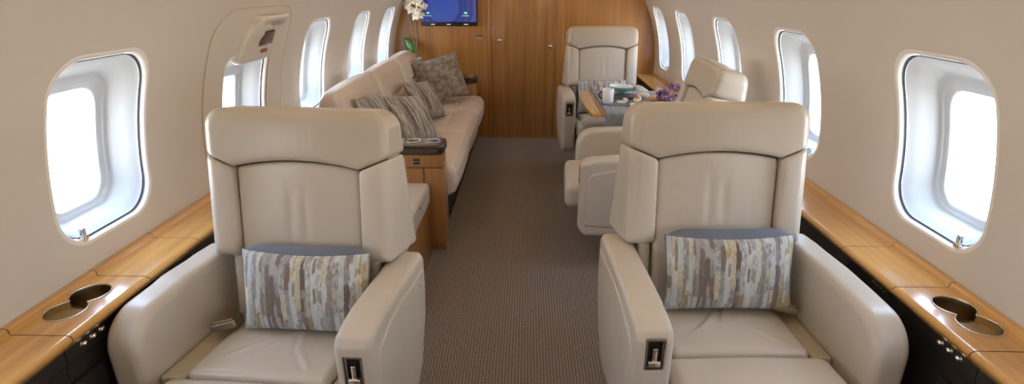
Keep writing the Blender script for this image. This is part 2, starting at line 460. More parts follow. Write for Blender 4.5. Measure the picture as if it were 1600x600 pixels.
def rr_outline(hy, hz, r, n=16):
    pts = []
    for (cy, cz, a0) in ((hy-r, hz-r, 0), (-hy+r, hz-r, 90), (-hy+r, -hz+r, 180), (hy-r, -hz+r, 270)):
        for k in range(n+1):
            a = R(a0+90*k/n); pts.append((cy+r*math.cos(a), cz+r*math.sin(a)))
        # straight side subdivision comes with the next corner
    out = []
    for i, p in enumerate(pts):
        q = pts[(i+1) % len(pts)]
        d = math.dist(p, q); k = max(1, int(d/0.03))
        for j in range(k): out.append((p[0]+(q[0]-p[0])*j/k, p[1]+(q[1]-p[1])*j/k))
    return out
def ray_rect(px, pz, y0, y1, z0, z1):
    t = 1e9
    if px > 1e-9: t = min(t, y1/px)
    if px < -1e-9: t = min(t, y0/px)
    if pz > 1e-9: t = min(t, z1/pz)
    if pz < -1e-9: t = min(t, z0/pz)
    return px*t, pz*t
def ring_panel(inner, outer, cy, cz, side, rings=6, off=0.0):
    """quad rings between two outlines (same count) laid on the curved sidewall"""
    n = len(inner); V, Fc = [], []
    for k in range(rings+1):
        t = k/rings
        for i in range(n):
            y = inner[i][0]*(1-t)+outer[i][0]*t+cy; z = inner[i][1]*(1-t)+outer[i][1]*t+cz
            V.append((side*(wx(z)-off), y, z))
    for k in range(rings):
        for i in range(n):
            a = k*n+i; b = k*n+(i+1) % n; q = (a, b, b+n, a+n)
            Fc.append(q if side > 0 else q[::-1])
    return V, Fc
def hole_spec(side, i):
    z1 = 1.135 if (side < 0 and i == 4) else HZ1
    return (HZ0+z1)/2, (z1-HZ0)/2, (0.05 if z1 < 1.2 else 0.10)
ZB, ZT = 0.60, 1.44
for side, nm in ((-1, 'left'), (1, 'right')):
    V, Fc = [], []
    WC = WCS[side]; BD = [Y0]+[(a+b)/2 for a, b in zip(WC[:-1], WC[1:])]+[Y1]
    for i, cy in enumerate(WC):
        cz, hz, rr = hole_spec(side, i)
        y0 = BD[i]-0.0012-cy; y1 = BD[i+1]+0.0012-cy
        inn = rr_outline(HOLE_HY, hz, rr)
        # insert corner rays so the outer rectangle keeps its corners
        outr = [ray_rect(p[0], p[1], y0, y1, ZB-cz, ZT-cz) for p in inn]
        for (qy, qz) in ((y0, ZB-cz), (y0, ZT-cz), (y1, ZB-cz), (y1, ZT-cz)):
            j = min(range(len(outr)), key=lambda k: math.dist(outr[k], (qy, qz))); outr[j] = (qy, qz)
        v, f = ring_panel(inn, outr, cy, cz, side)
        o = len(V); V += v; Fc += [tuple(a+o for a in q) for q in f]
    # upper sidewall to the cove, and lower part behind the ledge to the floor
    def strip(prof):
        o = len(V)
        for (x, z) in prof: V.append((side*x, Y0, z)); V.append((side*x, Y1, z))
        for k in range(len(prof)-1):
            a = o+2*k; q = (a, a+1, a+3, a+2); Fc.append(q[::-1] if side > 0 else q)
    strip([(wx(z), z) for z in np.linspace(ZT, 1.54, 6)]+[(0.885, 1.58), (0.88, 1.61)])
    strip([(1.09, 0.0), (1.12, 0.2), (1.17, 0.4), (wx(ZB), ZB)])
    wl = mk('wall_'+nm, V, Fc, M['wall']); tag(wl, kind='structure')

# ceiling with cove ledges
prof = [(-0.90, 1.61), (-0.80, 1.615), (-0.80, 1.63), (-0.88, 1.64), (-0.86, 1.70), (-0.72, 1.755), (-0.40, 1.80), (0, 1.815), (0.40, 1.80), (0.72, 1.755), (0.86, 1.70), (0.88, 1.64), (0.80, 1.63), (0.80, 1.615), (0.90, 1.61)]
V = []; Fc = []
for x, z in prof: V += [(x, Y0, z), (x, Y1, z)]
for k in range(len(prof)-1): a = 2*k; Fc.append((a, a+2, a+3, a+1)[::-1])
c = mk('ceiling', V, Fc, M['ceil'], smooth=False); tag(c, kind='structure')
for s in (-1, 1):
    st = box('led_strip', (s*0.845-0.012, Y0+0.1, 1.6385), (s*0.845+0.012, Y1-0.1, 1.6465), M['led'], bev=0)
    tag(st, 'warm glowing light strip in the ceiling cove over the %s side windows' % ('left' if s < 0 else 'right'), 'light strip')
fl = box('floor', (-1.16, Y0, -0.03), (1.16, Y1, 0.0), M['carpet'], bev=0); tag(fl, kind='structure')
def bulk_outline(grow=0.0):
    pts = [(1.09, 0.0), (1.12, 0.2), (1.17, 0.4)]+[(wx(z), z) for z in np.linspace(0.6, 1.54, 14)]+[(0.885, 1.585), (0.86, 1.70), (0.72, 1.755), (0.40, 1.80), (0, 1.815)]
    pts = [(x+grow, z+(grow if z > 1 else 0)) for x, z in pts]
    return pts+[(-x, z) for x, z in reversed(pts[:-1])]
def bulkhead(name, y0, y1, m):
    o = bulk_outline(0.03); n = len(o)
    V = [(x, y0, z) for x, z in o]+[(x, y1, z) for x, z in o]
    Fc = [tuple(range(n)), tuple(reversed(range(n, 2*n)))]+[(i, (i+1) % n, n+(i+1) % n, n+i)[::-1] for i in range(n)]
    b = mk(name, V, Fc, m, smooth=False); tag(b, kind='structure'); return b
bulkhead('wall_back', Y1, Y1+0.05, M['cherry'])
bulkhead('wall_front', Y0-0.05, Y0, M['ceil'])

# windows
wn = 0
for side in (-1, 1):
    for i, cy in enumerate(WCS[side]):
        wn += 1
        cz, hz, rr = hole_spec(side, i)
        # profile: (inset, depth outward)
        prof = [(0.0086, 0.0190), (0.0100, 0.0245), (0.0145, 0.030), (0.024, 0.055), (0.034, 0.078), (0.040, 0.088), (0.047, 0.0895), (0.049, 0.096), (0.058, 0.0975), (0.060, 0.125)]
        ol = []
        V = []; Fc = []
        ph = hz*0+0.0
        for (ins, dep) in prof:
            # the outer pane is smaller than the reveal mouth, most of all at the top
            o_ = rr_outline(HOLE_HY, hz, rr)
            sy = (HOLE_HY-ins*(1.0+7*ins))/HOLE_HY; sz = (hz-ins*(1.0+7*ins))/hz
            zc2 = cz-5*ins*ins
            for (y, z) in o_:
                zz = z*sz+zc2
                V.append((side*(wx(zz)+dep), cy+y*sy, zz))
        n = len(o_)
        for k in range(len(prof)-1):
            for j in range(n):
                a = k*n+j; b = k*n+(j+1) % n; q = (a, b, b+n, a+n); Fc.append(q[::-1] if side > 0 else q)
        root = mk('window_%d' % wn, V, Fc, M['reveal']); tag(root, kind='structure')
        # rounded rim at the mouth
        V = []; Fc = []
        rimp = [(-0.010, 0.0002), (-0.007, -0.0012), (-0.003, -0.0014), (0.001, 0.0004), (0.004, 0.005), (0.005, 0.014)]
        for (ins, dep) in rimp:
            sy = (HOLE_HY-ins)/HOLE_HY; sz = (hz-ins)/hz
            for (y, z) in rr_outline(HOLE_HY, hz, rr):
                zz = z*sz+cz; V.append((side*(wx(zz)+dep), cy+y*sy, zz))
        for k in range(len(rimp)-1):
            for j in range(n):
                a = k*n+j; b = k*n+(j+1) % n; q = (a, b, b+n, a+n); Fc.append(q[::-1] if side > 0 else q)
        mk('window_rim', V, Fc, M['rim'], root)
        # dark gap between the rim and the reveal
        V = []; Fc = []
        for (ins, dep) in ((0.005, 0.012), (0.0055, 0.018), (0.0088, 0.0185)):
            sy = (HOLE_HY-ins*1.1)/HOLE_HY; sz = (hz-ins*1.1)/hz
            for (y, z) in rr_outline(HOLE_HY, hz, rr):
                zz = z*sz+cz; V.append((side*(wx(zz)+dep), cy+y*sy, zz))
        for k in range(2):
            for j in range(n):
                a = k*n+j; b = k*n+(j+1) % n; q = (a, b, b+n, a+n); Fc.append(q[::-1] if side > 0 else q)
        mk('shadow_gap', V, Fc, M['darkgap'], root)
        # pane
        ins = 0.0585; sy = (HOLE_HY-ins*(1.0+7*ins))/HOLE_HY; sz = (hz-ins*(1.0+7*ins))/hz
        pts = [(y*sy, z*sz+cz-5*ins*ins) for (y, z) in rr_outline(HOLE_HY, hz, rr)]
        V = []
        n = len(pts)
        x0_, x1_ = wx(min(p[1] for p in pts)), wx(max(p[1] for p in pts)); za_, zb_ = min(p[1] for p in pts), max(p[1] for p in pts)
        for d in (0.106, 0.109):
            for (y, z) in pts: V.append((side*(x0_+(x1_-x0_)*(z-za_)/(zb_-za_)+d), cy+y, z))
        Fc = [tuple(range(n)), tuple(reversed(range(n, 2*n)))]
        mk('window_pane', V, Fc, M['pane'], root, smooth=False)
        # little shade latch at the foot of the window
        bm = bmesh.new(); zl = HZ0+0.012; xl = side*(wx(zl)+0.004)
        bmbox(bm, (xl-0.009, cy-0.125, zl-0.004), (xl+0.009, cy-0.107, zl+0.012), 0.003)
        bmbox(bm, (xl-0.007, cy-0.122, zl+0.011), (xl+0.007, cy-0.110, zl+0.034), 0.003)
        from_bm('shade_latch', bm, M['chrome'], root, True)
        # sampling portal: marks the opening for daylight, gives off nothing itself
        pl = bpy.data.lights.new('portal', 'AREA'); pl.shape = 'RECTANGLE'; pl.size = 0.36; pl.size_y = 0.46; pl.cycles.is_portal = True
        po = bpy.data.objects.new('daylight_portal', pl); COL.objects.link(po)
        po.location = (side*(wx(cz)+0.14), cy, cz-0.015)
        po.rotation_euler = (0, R(90)*side, 0)

# ---------------------------------------------------------------- bulkhead door, television and fittings
d = box('door_1', (-0.300, Y1-0.012, 0.006), (0.285, Y1+0.0, 1.72), M['cherry_door'], bev=0.002); tag(d, kind='structure')
t = box('trim_1', (-0.335, Y1-0.016, 0.0), (-0.304, Y1+0.0, 1.74), M['cherry'], bev=0.004); tag(t, kind='structure')
t = box('trim_2', (0.289, Y1-0.010, 0.0), (0.36, Y1+0.0, 1.74), M['cherry'], bev=0.003); tag(t, kind='structure')
t = box('trim_3', (-0.29, Y1-0.035, 0.0), (0.28, Y1-0.013, 0.008), M['cab'], bev=0.002); tag(t, kind='structure')
kn = lathe('door_knob', [(0.0, 0.034), (0.012, 0.033), (0.017, 0.026), (0.017, 0.018), (0.008, 0.012), (0.008, 0.005), (0.020, 0.004), (0.020, 0.0)], M['chrome'], d, 28)
kn.rotation_euler = (R(90), 0, 0); kn.location = (-0.235, Y1-0.012, 0.93)
lk = lathe('door_lock', [(0.0, 0.014), (0.009, 0.013), (0.011, 0.006), (0.018, 0.004), (0.018, 0.0)], M['chrome'], d, 24)
lk.rotation_euler = (R(90), 0, 0); lk.location = (0.245, Y1-0.012, 0.875)
op = lathe('finger_pull', [(0.0, 0.002), (0.020, 0.002), (0.026, 0.005), (0.030, 0.004), (0.030, 0.0)], M['pewter'], None, 32)
op.scale = (1.35, 0.7, 1); op.rotation_euler = (R(90), 0, 0); op.location = (-0.415, Y1-0.001, 0.955)
tag(op, 'small dark oval finger pull on the wooden bulkhead below the screen', 'pull')

tv = thing('television', 'flat television with a blue picture mounted on the wooden bulkhead', 'television', (-0.687, Y1-0.03, 1.2))
box('casing', (-0.257, -0.018, -0.145), (0.257, 0.028, 0.175), M['black'], tv, 0.004)
sc_ = box('screen', (-0.249, -0.0195, -0.108), (0.249, -0.0182, 0.167), M['screen'], tv, 0)
for xa, xb in ((-0.165, -0.13), (-0.02, 0.015), (0.135, 0.175)):
    boxes('taskbar_mark', [((xa, -0.0192, -0.132), (xb, -0.0186, -0.126))], M['icon_white'], tv, 0)
for (x, mt) in ((-0.19, 'icon_green'), (0.155, 'icon_green')):
    ic = lathe('screen_icon', [(0.0, 0.0008), (0.013, 0.0008), (0.013, 0.0)], M[mt], tv, 20)
    ic.rotation_euler = (R(90), 0, 0); ic.location = (x, -0.0196, -0.03); ic.scale = (1.2, 0.8, 1)
    boxes('icon_caption', [((x-0.035, -0.0202, -0.056), (x+0.03, -0.0197, -0.0525))], M['icon_white'], tv, 0)

# ---------------------------------------------------------------- side ledges
JOINTS = [-1.5, -0.72, 0.25, 1.057, 1.340, 1.590, 2.30, 3.15, 4.0, 4.95, 5.21]
ZL = 0.630
def fig8(r=0.047, sep=0.042, n=112):
    pts = []
    for k in range(n):
        a = 2*math.pi*k/n; dx, dy = math.cos(a), math.sin(a); best = 0
        for c_ in (sep, -sep):
            b = dy*c_; disc = b*b-(c_*c_-r*r)
            if disc >= 0: best = max(best, b+math.sqrt(disc))
        pts.append([dx*best, dy*best])
    # soften the waist
    for _ in range(3):
        pts = [[(pts[i-1][j]+2*pts[i][j]+pts[(i+1) % n][j])/4 for j in (0, 1)] for i in range(n)]
    return pts
def ledge(side, ymax, label):
    root = thing('side_ledge', label, 'ledge')
    xin, xout = 1.060, 1.196
    edge = [(xin, ZL), (1.053, ZL-0.0015), (1.048, ZL-0.005), (1.0465, ZL-0.010), (1.048, ZL-0.016), (1.064, ZL-0.037), (1.070, ZL-0.041), (1.078, ZL-0.041)]
    lip = [(xout, ZL), (1.1965, ZL+0.001), (1.197, ZL+0.010), (1.200, ZL+0.015), (1.214, ZL+0.017), (1.218, ZL+0.008)]
    for a, b in zip(JOINTS[:-1], JOINTS[1:]):
        if a >= ymax-0.01: break
        b = min(b, ymax)
        g = 0.0012
        y0, y1 = a+g, b-g
        V, Fc = [], []
        def strip(prof, fl):
            o = len(V)
            ys = (y0, y1)
            for x, z in prof:
                for y in ys: V.append((side*x, y, z))
            for k in range(len(prof)-1):
                q = (o+2*k, o+2*k+1, o+2*k+3, o+2*k+2); Fc.append(q if (side > 0) == fl else q[::-1])
        strip(edge, False); strip(lip, True)
        cup = abs(a-1.057) < 0.01
        if cup:
            cx_, cyy = 1.144, 1.203
            f8 = fig8(); n = len(f8)
            outp = [ray_rect(p[0], p[1], xin-cx_, xout-cx_, y0-cyy, y1-cyy) for p in f8]
            for q in ((xin-cx_, y0-cyy), (xin-cx_, y1-cyy), (xout-cx_, y0-cyy), (xout-cx_, y1-cyy)):
                j = min(range(n), key=lambda k: math.dist(outp[k], q)); outp[j] = q
            o = len(V)
            for t_ in (0, 0.15, 0.5, 1):
                for i in range(n):
                    V.append((side*(cx_+f8[i][0]*(1-t_)+outp[i][0]*t_), cyy+f8[i][1]*(1-t_)+outp[i][1]*t_, ZL))
            for k in range(3):
                for i in range(n):
                    q = (o+k*n+i, o+k*n+(i+1) % n, o+(k+1)*n+(i+1) % n, o+(k+1)*n+i); Fc.append(q[::-1] if side > 0 else q)
        else:
            o = len(V); V += [(side*xin, y0, ZL), (side*xin, y1, ZL), (side*xout, y1, ZL), (side*xout, y0, ZL)]
            Fc.append((o, o+1, o+2, o+3) if side < 0 else (o+3, o+2, o+1, o))
        # end caps hidden in the joints
        pn = mk('top_panel', V, Fc, M['ledge'], root, smooth=False)
        pn.data.polygons.foreach_set('use_smooth', [len(p.vertices) == 4 and abs(p.normal.z) < 0.98 for p in pn.data.polygons])
    # body beneath: wooden infill dark in the joints, then the dark sidewall panel
    box('joint_backing', (min(side*1.075, side*1.205), Y0+0.01, ZL-0.03), (max(side*1.075, side*1.205), 1.06, ZL-0.004), M['dark'], root, 0)
    box('joint_backing', (min(side*1.075, side*1.205), 1.335, ZL-0.03), (max(side*1.075, side*1.205), ymax-0.002, ZL-0.004), M['dark'], root, 0)
    # cup holder
    ch = []
    cx_, cyy = 1.144, 1.203
    f8 = fig8()
    V = [(side*(cx_+p[0]*s_), cyy+p[1]*s_, z) for (s_, z) in ((1.035, ZL+0.0005), (1.03, ZL+0.0018), (1.0, ZL+0.0018), (0.99, ZL-0.001), (0.985, ZL-0.016)) for p in f8]
    n = len(f8); Fc = []
    for k in range(4):
        for i in range(n):
            q = (k*n+i, k*n+(i+1) % n, (k+1)*n+(i+1) % n, (k+1)*n+i); Fc.append(q if side > 0 else q[::-1])
    chd = mk('cup_holder', V, Fc, M['bronze'], root)
    rim = [(side*(cx_+p[0]*1.017), cyy+p[1]*1.017, ZL+0.0012) for p in f8]
    tube('rim', rim, 0.0014, M['chrome'], chd, 8, True)
    # shallow near well floor and deep far well
    r8, sp = 0.047, 0.042
    V, Fc = [], []
    def circ(cy_, r, z, n=48): return [(side*(cx_+r*math.cos(2*math.pi*k/n)), cyy+cy_+r*math.sin(2*math.pi*k/n), z) for k in range(n)]
    for cy_, zt, zb in ((-sp, ZL-0.0155, ZL-0.018), (sp, ZL-0.0155, ZL-0.062)):
        o = len(V); n = 48
        V += circ(cy_, r8*0.985, zt)+circ(cy_, r8*0.975, zb)
        for i in range(n):
            q = (o+i, o+(i+1) % n, o+n+(i+1) % n, o+n+i); Fc.append(q)
        if cy_ > 0: Fc.append(tuple(o+n+i for i in range(n)))
        else:
            # crescent: floor of the shallow well outside the deep one
            pts = []
            for k in range(n):
                x, y, z = V[o+n+k]
                ly = y-cyy; lx = x-side*cx_
                if math.hypot(lx, ly-sp) > r8: pts.append((ly, k))
            ks = [k for _, k in pts]
            # order by angle starting after the gap
            ks = sorted(ks, key=lambda k: (k-13) % n)
            a0 = V[o+n+ks[0]]; a1 = V[o+n+ks[-1]]
            arc = []
            for t_ in np.linspace(0, 1, 9)[1:-1]:
                x = a1[0]*(1-t_)+a0[0]*t_; lx = x-side*cx_
                arc.append((x, cyy+sp-math.sqrt(max(r8*r8-lx*lx, 0)), zb))
            oo = len(V); V += arc
            Fc.append(tuple([o+n+k for k in ks]+[oo+i for i in range(len(arc))]))
    mk('well', V, Fc, M['bronze'], chd, smooth=False)
    # dark sidewall panel with its seams
    sp_ = thing('lower_panel_root', None, None) if False else None
    V, Fc = [], []
    prof = [(1.077, ZL-0.040), (1.080, 0.545), (1.086, 0.540), (1.088, 0.52), (1.080, 0.10), (1.05, 0.0)]
    for a, b in zip(JOINTS[:-1], JOINTS[1:]):
        if a >= ymax-0.01: break
        b = min(b, ymax); o = len(V)
        for x, z in prof: V += [(side*x, a+0.0012, z), (side*x, b-0.0012, z)]
        for k in range(len(prof)-1):
            q = (o+2*k, o+2*k+1, o+2*k+3, o+2*k+2); Fc.append(q[::-1] if side > 0 else q)
    mk('lower_panel', V, Fc, M['dark'], root, smooth=False)
    # framed door in the lower panel
    boxes('panel_door', [((min(side*1.074, side*1.086), 0.30, 0.14), (max(side*1.074, side*1.086), 1.15, 0.49))], M['dark'], root, 0.004)
    for y in (1.112, 1.143, 1.174):
        bt = lathe('seat_button', [(0.0, 0.010), (0.005, 0.009), (0.0078, 0.005), (0.0085, 0.001), (0.0105, 0.0), (0.0105, -0.004)], M['chrome'], root, 24)
        bt.rotation_euler = (0, -side*R(90), 0); bt.location = (side*1.079, y+0.0, 0.568)
        tag(bt, 'chrome button')
    boxes('air_vent', [((min(side*1.074, side*1.083), 1.40+0.018*k, 0.572), (max(side*1.074, side*1.083), 1.412+0.018*k, 0.578)) for k in range(4)], M['pewter'], root, 0.001)
    return root
ledge(-1, 2.66, 'honey veneer window ledge with a cup holder along the left cabin wall')
ledge(1, 5.20, 'honey veneer window ledge with a cup holder along the right cabin wall')

# ---------------------------------------------------------------- emergency hatch on the left wall
hr = thing('emergency_exit_hatch', 'cream emergency hatch with a moulded grab handle around the second window on the left', 'hatch')
hcy, hcz = 2.34, 1.00
i_cy = WCS[-1][4]; cz, hz, rr = hole_spec(-1, 4)
inn = [(p[0]*1.055+i_cy-hcy, p[1]*1.05+cz-hcz) for p in rr_outline(HOLE_HY, hz, rr)]
out_full = rr_outline(0.345, 0.325, 0.13)
def at_angle(outl, a):
    best = None
    n = len(outl)
    for i in range(n):
        (x0, y0), (x1, y1) = outl[i], outl[(i+1) % n]
        dx, dy = math.cos(a), math.sin(a); ex, ey = x1-x0, y1-y0
        den = dx*ey-dy*ex
        if abs(den) < 1e-12: continue
        t = (x0*ey-y0*ex)/den; u = (x0*dy-y0*dx)/den
        if t > 0 and -1e-6 <= u <= 1+1e-6: best = (dx*t, dy*t)
    return best
outl = [at_angle(out_full, math.atan2(p[1], p[0])) for p in inn]
V, Fc = ring_panel(inn, outl, hcy, hcz, -1, 6, 0.003)
mk('panel', V, Fc, M['hatch'], hr)
tube('panel_seam', [(-(wx(z+hcz)-0.0015), y+hcy, z+hcz) for y, z in out_full], 0.0024, M['hatchline'], hr, 8, True)
def hs(X, Y, Z):
    o = RW-np.sqrt(X*X+(Z-ZC)**2)          # distance inward from the wall
    lo_ = rrect(Y-2.35, Z-1.175, 0.11+0.25*(1.26-Z).clip(0, 0.2), 0.075, 0.05)
    b = extr(lo_, o, 0.022, 0.016)
    ped = extr(rrect(Y-2.31, Z-1.245, 0.035, 0.045, 0.02), o, 0.04, 0.018)
    ped2 = extr(rrect(Y-2.50, Z-1.265, 0.022, 0.022, 0.015), o, 0.045, 0.012)
    bar = length(np.maximum(abs(Y-2.40)-0.085, 0), Z-1.277, o-0.04)-0.013
    return smin(smin(smin(b, ped, 0.03), bar, 0.014), ped2, 0.02)
sdf('grab_handle', hs, (-1.21, 2.12, 1.06), (-1.00, 2.60, 1.31), 0.006, M['hatch'], hr)
def on_wall(y, z, off): return (-(RW-off)*math.cos(math.asin((z-ZC)/RW)), y, ZC+(RW-off)*math.sin(math.asin((z-ZC)/RW)))
def plate(name, yc, zc, hy, hz_, off, th, m, parent):
    a = math.asin((zc-ZC)/RW)
    o = box(name, (-th/2, -hy, -hz_), (th/2, hy, hz_), m, parent, 0.002)
    o.location = on_wall(yc, zc, off); o.rotation_euler = (0, a, 0); return o
pf = plate('placard_frame', 2.41, 1.205, 0.062, 0.033, 0.023, 0.008, M['pewter'], hr)
plate('placard', 2.41, 1.205, 0.053, 0.026, 0.0275, 0.003, mat('dark_red_placard', (0.16, 0.09, 0.09), 0.3), hr)
plate('warning_label', 2.41, 1.150, 0.030, 0.008, 0.0232, 0.002, mat('red_label', (0.35, 0.10, 0.07), 0.5), hr)

# ---------------------------------------------------------------- leather club seats
def club_seat(name, label, loc, rz, aisle=1, recline=9.0, armf=-0.285, fcl=0.228, cz=0.515, skew=0.0, wallx=0.012, h=0.006, group=None, zs=1.0):
    """faces local -Y; aisle=+1: the control recess is in the +X arm"""
    root = thing(name, label, 'seat', loc, rz, group)
    t = R(recline); ct, stt = math.cos(t), math.sin(t)
    def bc(Y, Z):
        dz = Z-0.40; return Y*stt+dz*ct, -Y*ct+dz*stt
    low = lambda a: 0.520-0.022*(np.clip(abs(a), 0, 0.19)/0.19)**2+np.clip(abs(a)-0.188, 0, 1)*0.42
    def env(X, b, c, g=0.0):
        """one smooth outer form for the whole backrest: tapers up, deeper and wider towards its foot"""
        k = np.clip((0.66-b)/0.42, 0, 1)
        back = 0.135+0.085*k                      # depth behind the face
        cc = (c+back/2-0.018); hc = back/2+0.010
        rear = np.clip(-c/0.20, 0, 1)
        wdt = 0.274+0.006*k+0.020*rear*k
        xx = X/wdt*0.27
        d2 = rrect(xx, b-0.452, 0.27-g, 0.214-g, 0.055)
        foot = rrect(xx, b-0.347, 0.27-g, 0.119-g, 0.018)
        d2 = np.minimum(d2, foot)
        return extr(d2, cc, hc-g, 0.034)
    def f_head(X, Y, Z):
        b, c = bc(Y, Z)
        puff = 0.008*np.cos(np.clip(X/0.27, -1, 1)*1.5)*np.cos(np.clip((b-0.59)/0.1, -1, 1)*1.5)
        return smax(env(X, b, c-puff), low(X)+0.0018-b, 0.013)
    sdf('headrest', f_head, (-0.31, -0.10, 0.80), (0.31, 0.34, 1.10), h, M['leather_head'], root)
    def f_centre(X, Y, Z):
        b, c = bc(Y, Z)
        puff = 0.012*np.cos(np.clip(X/0.19, -1, 1)*1.45)+0.006*np.exp(-((b-0.12)/0.12)**2)
        dent = 0.0035*np.exp(-((abs(X)-0.022-0.03*np.clip(0.37-b, 0, 1))/0.012)**2)*np.exp(-((b-0.36)/0.06)**2)
        d = rbox(X, b-0.25, c+0.035-puff+dent, 0.1875, 0.32, 0.045, 0.014)
        return smax(d, b-low(X)+0.0018, 0.012)
    sdf('backrest_panel', f_centre, (-0.21, -0.12, 0.33), (0.21, 0.20, 0.95), h, M['leather_panel'], root)
    for s in (-1, 1):
        def f_side(X, Y, Z):
            b, c = bc(Y, Z); a = X*s
            wing = smax(env(X, b, c-0.006*np.cos(np.clip((a-0.232)/0.05, -1, 1)*1.4)), b-low(a)+0.0018, 0.012)
            wing = smax(wing, -c-0.12, 0.008)
            lowr = rbox(a-0.211, b-0.12, c+0.055, 0.021, 0.18, 0.055, 0.016)
            d = smin(wing, lowr, 0.006)
            return smax(d, 0.1895-a, 0.011)
        lo_, hi_ = ((-0.32, -0.10, 0.36), (-0.17, 0.28, 0.98)) if s < 0 else ((0.17, -0.10, 0.36), (0.32, 0.28, 0.98))
        sdf('side_bolster', f_side, lo_, hi_, h, M['leather'], root)
    def f_shell(X, Y, Z):
        b, c = bc(Y, Z)
        up = smax(env(X, b, c, 0.002), c+0.118, 0.004)
        core = smax(env(X, b, c, 0.012), c+0.03, 0.004)
        up = np.minimum(smax(up, b-0.52, 0.004), smax(core, b-0.56, 0.01))
        lowr = rbox(X, b-0.14, c+0.12, 0.205, 0.22, 0.06, 0.03)
        return smin(up, lowr, 0.012)
    sdf('back_shell', f_shell, (-0.34, -0.02, 0.28), (0.34, 0.42, 1.06), h*1.2, M['leather'], root)
    # cushions
    af = armf
    yb = -0.272
    sk = lambda X, Y: X-skew*np.clip(-Y, 0, 1)
    def f_c1(X, Y, Z):
        yc, hy = (yb+0.03)/2, (0.03-yb)/2
        X = sk(X, Y)+0.006*aisle*0
        puff = 0.014*np.cos(np.clip(X/0.2, -1, 1)*1.4)*np.cos(np.clip((Y-yc)/hy, -1, 1)*1.3)
        for (fx, fy, an, ln, amp) in ((0.01, -0.10, 1.15, 0.055, 0.0035), (-0.045, -0.13, 0.85, 0.06, 0.003), (0.05, -0.12, 1.9, 0.05, 0.003), (-0.09, -0.17, 0.7, 0.05, 0.0025), (0.10, -0.20, 2.3, 0.045, 0.0025)):
            du = (X-fx)*math.cos(an)+(Y-fy)*math.sin(an); dv = -(X-fx)*math.sin(an)+(Y-fy)*math.cos(an)
            puff = puff+amp*np.exp(-(dv/0.008)**2)*np.exp(-(du/ln)**4)-amp*0.7*np.exp(-((dv-0.014)/0.007)**2)*np.exp(-(du/ln)**4)
        return rbox(X, Y-yc, Z-0.392-puff, 0.196, hy, 0.042, 0.020)
    sdf('seat_cushion', f_c1, (-0.27, yb-0.02, 0.33), (0.27, 0.06, 0.48), h, M['leather_seat'], root)
    def f_c2(X, Y, Z):
        X = sk(X, Y)
        y0, y1 = yb-0.004, af-fcl
        puff = 0.014*np.cos(np.clip(X/0.24, -1, 1)*1.4)*np.cos(np.clip((Y-(y0+y1)/2)/((y0-y1)/2), -1, 1)*1.2)
        return rbox(X, Y-(y0+y1)/2, Z-0.368-puff, 0.234, (y0-y1)/2, 0.066, 0.036)
    sdf('front_cushion', f_c2, (-0.32, af-fcl-0.03, 0.28), (0.32, yb+0.03, 0.47), h, M['leather_seat'], root)
    for s in (-1, 1):
        def f_st(X, Y, Z):
            X = sk(X, Y); return rbox(X-s*(0.221+(wallx/2 if s != aisle else 0)), Y-(yb+0.05)/2, Z-0.385, 0.020+(wallx/2 if s != aisle else 0), (0.05-yb)/2, 0.030, 0.010)
        sdf('gap_strip', f_st, (-0.31 if s < 0 else 0.15, yb-0.02, 0.33), (-0.15 if s < 0 else 0.31, 0.07, 0.44), h, M['leather_strip'], root)
    # arms
    prof = [(0.13, 0.40), (0.145, 0.50), (0.142, 0.592), (0.125, 0.613), (0.05, 0.618), (af*0.30, 0.618), (af*0.65, 0.614), (af+0.05, 0.603), (af+0.012, 0.590), (af, 0.568), (af, 0.24), (af+0.03, 0.20), (-0.02, 0.20), (0.06, 0.26)]
    flare = 0.02
    for s in (-1, 1):
        cxa = lambda Y, s=s: 0.291+(wallx if s != aisle else 0)+flare*np.clip(-Y, 0, 1)*0.5+s*skew*np.clip(-Y, 0, 1)
        def f_arm(X, Y, Z):
            a = X*s-cxa(Y)
            pf_ = prof if s == aisle else prof[:6]+[(af+0.17, 0.611)]+[(af+0.105-0.105*math.sin(q_), 0.497+0.108*math.cos(q_)) for q_ in np.linspace(0.12, 1.5, 12)]+prof[10:]
            d2 = poly(Y, Z, pf_)
            d = extr(d2-0.002, a, 0.049, 0.020 if s == aisle else 0.026)
            if s == aisle:
                cut = rbox(a, Y-af, Z-cz, 0.0225, 0.022, 0.043, 0.003)
                d = np.maximum(d, -cut)
            return d
        lo_, hi_ = (0.18, af-0.02, 0.18), (0.42, 0.17, 0.64)
        if s < 0: lo_, hi_ = (-0.42, lo_[1], lo_[2]), (-0.18, hi_[1], hi_[2])
        arm = sdf('armrest', f_arm, lo_, hi_, h, M['leather'], root)
        # raised upholstered panel on the outer face
        p2 = [(0.10, 0.41), (0.112, 0.50), (0.105, 0.565), (af*0.3, 0.575), (af*0.6, 0.562), (af+0.06, 0.535), (af+0.037, 0.50), (af+0.035, 0.26), (-0.02, 0.235), (0.04, 0.29)]
        def f_pan(X, Y, Z):
            a = X*s-cxa(Y)-0.047
            return extr(poly(Y, Z, p2)-0.004, a, 0.0055, 0.004)
        lo2, hi2 = (0.27, af-0.01, 0.20), (0.43, 0.14, 0.60)
        if s < 0: lo2, hi2 = (-0.43, lo2[1], lo2[2]), (-0.27, hi2[1], hi2[2])
        sdf('side_panel', f_pan, lo2, hi2, h*0.75, M['leather'], arm)
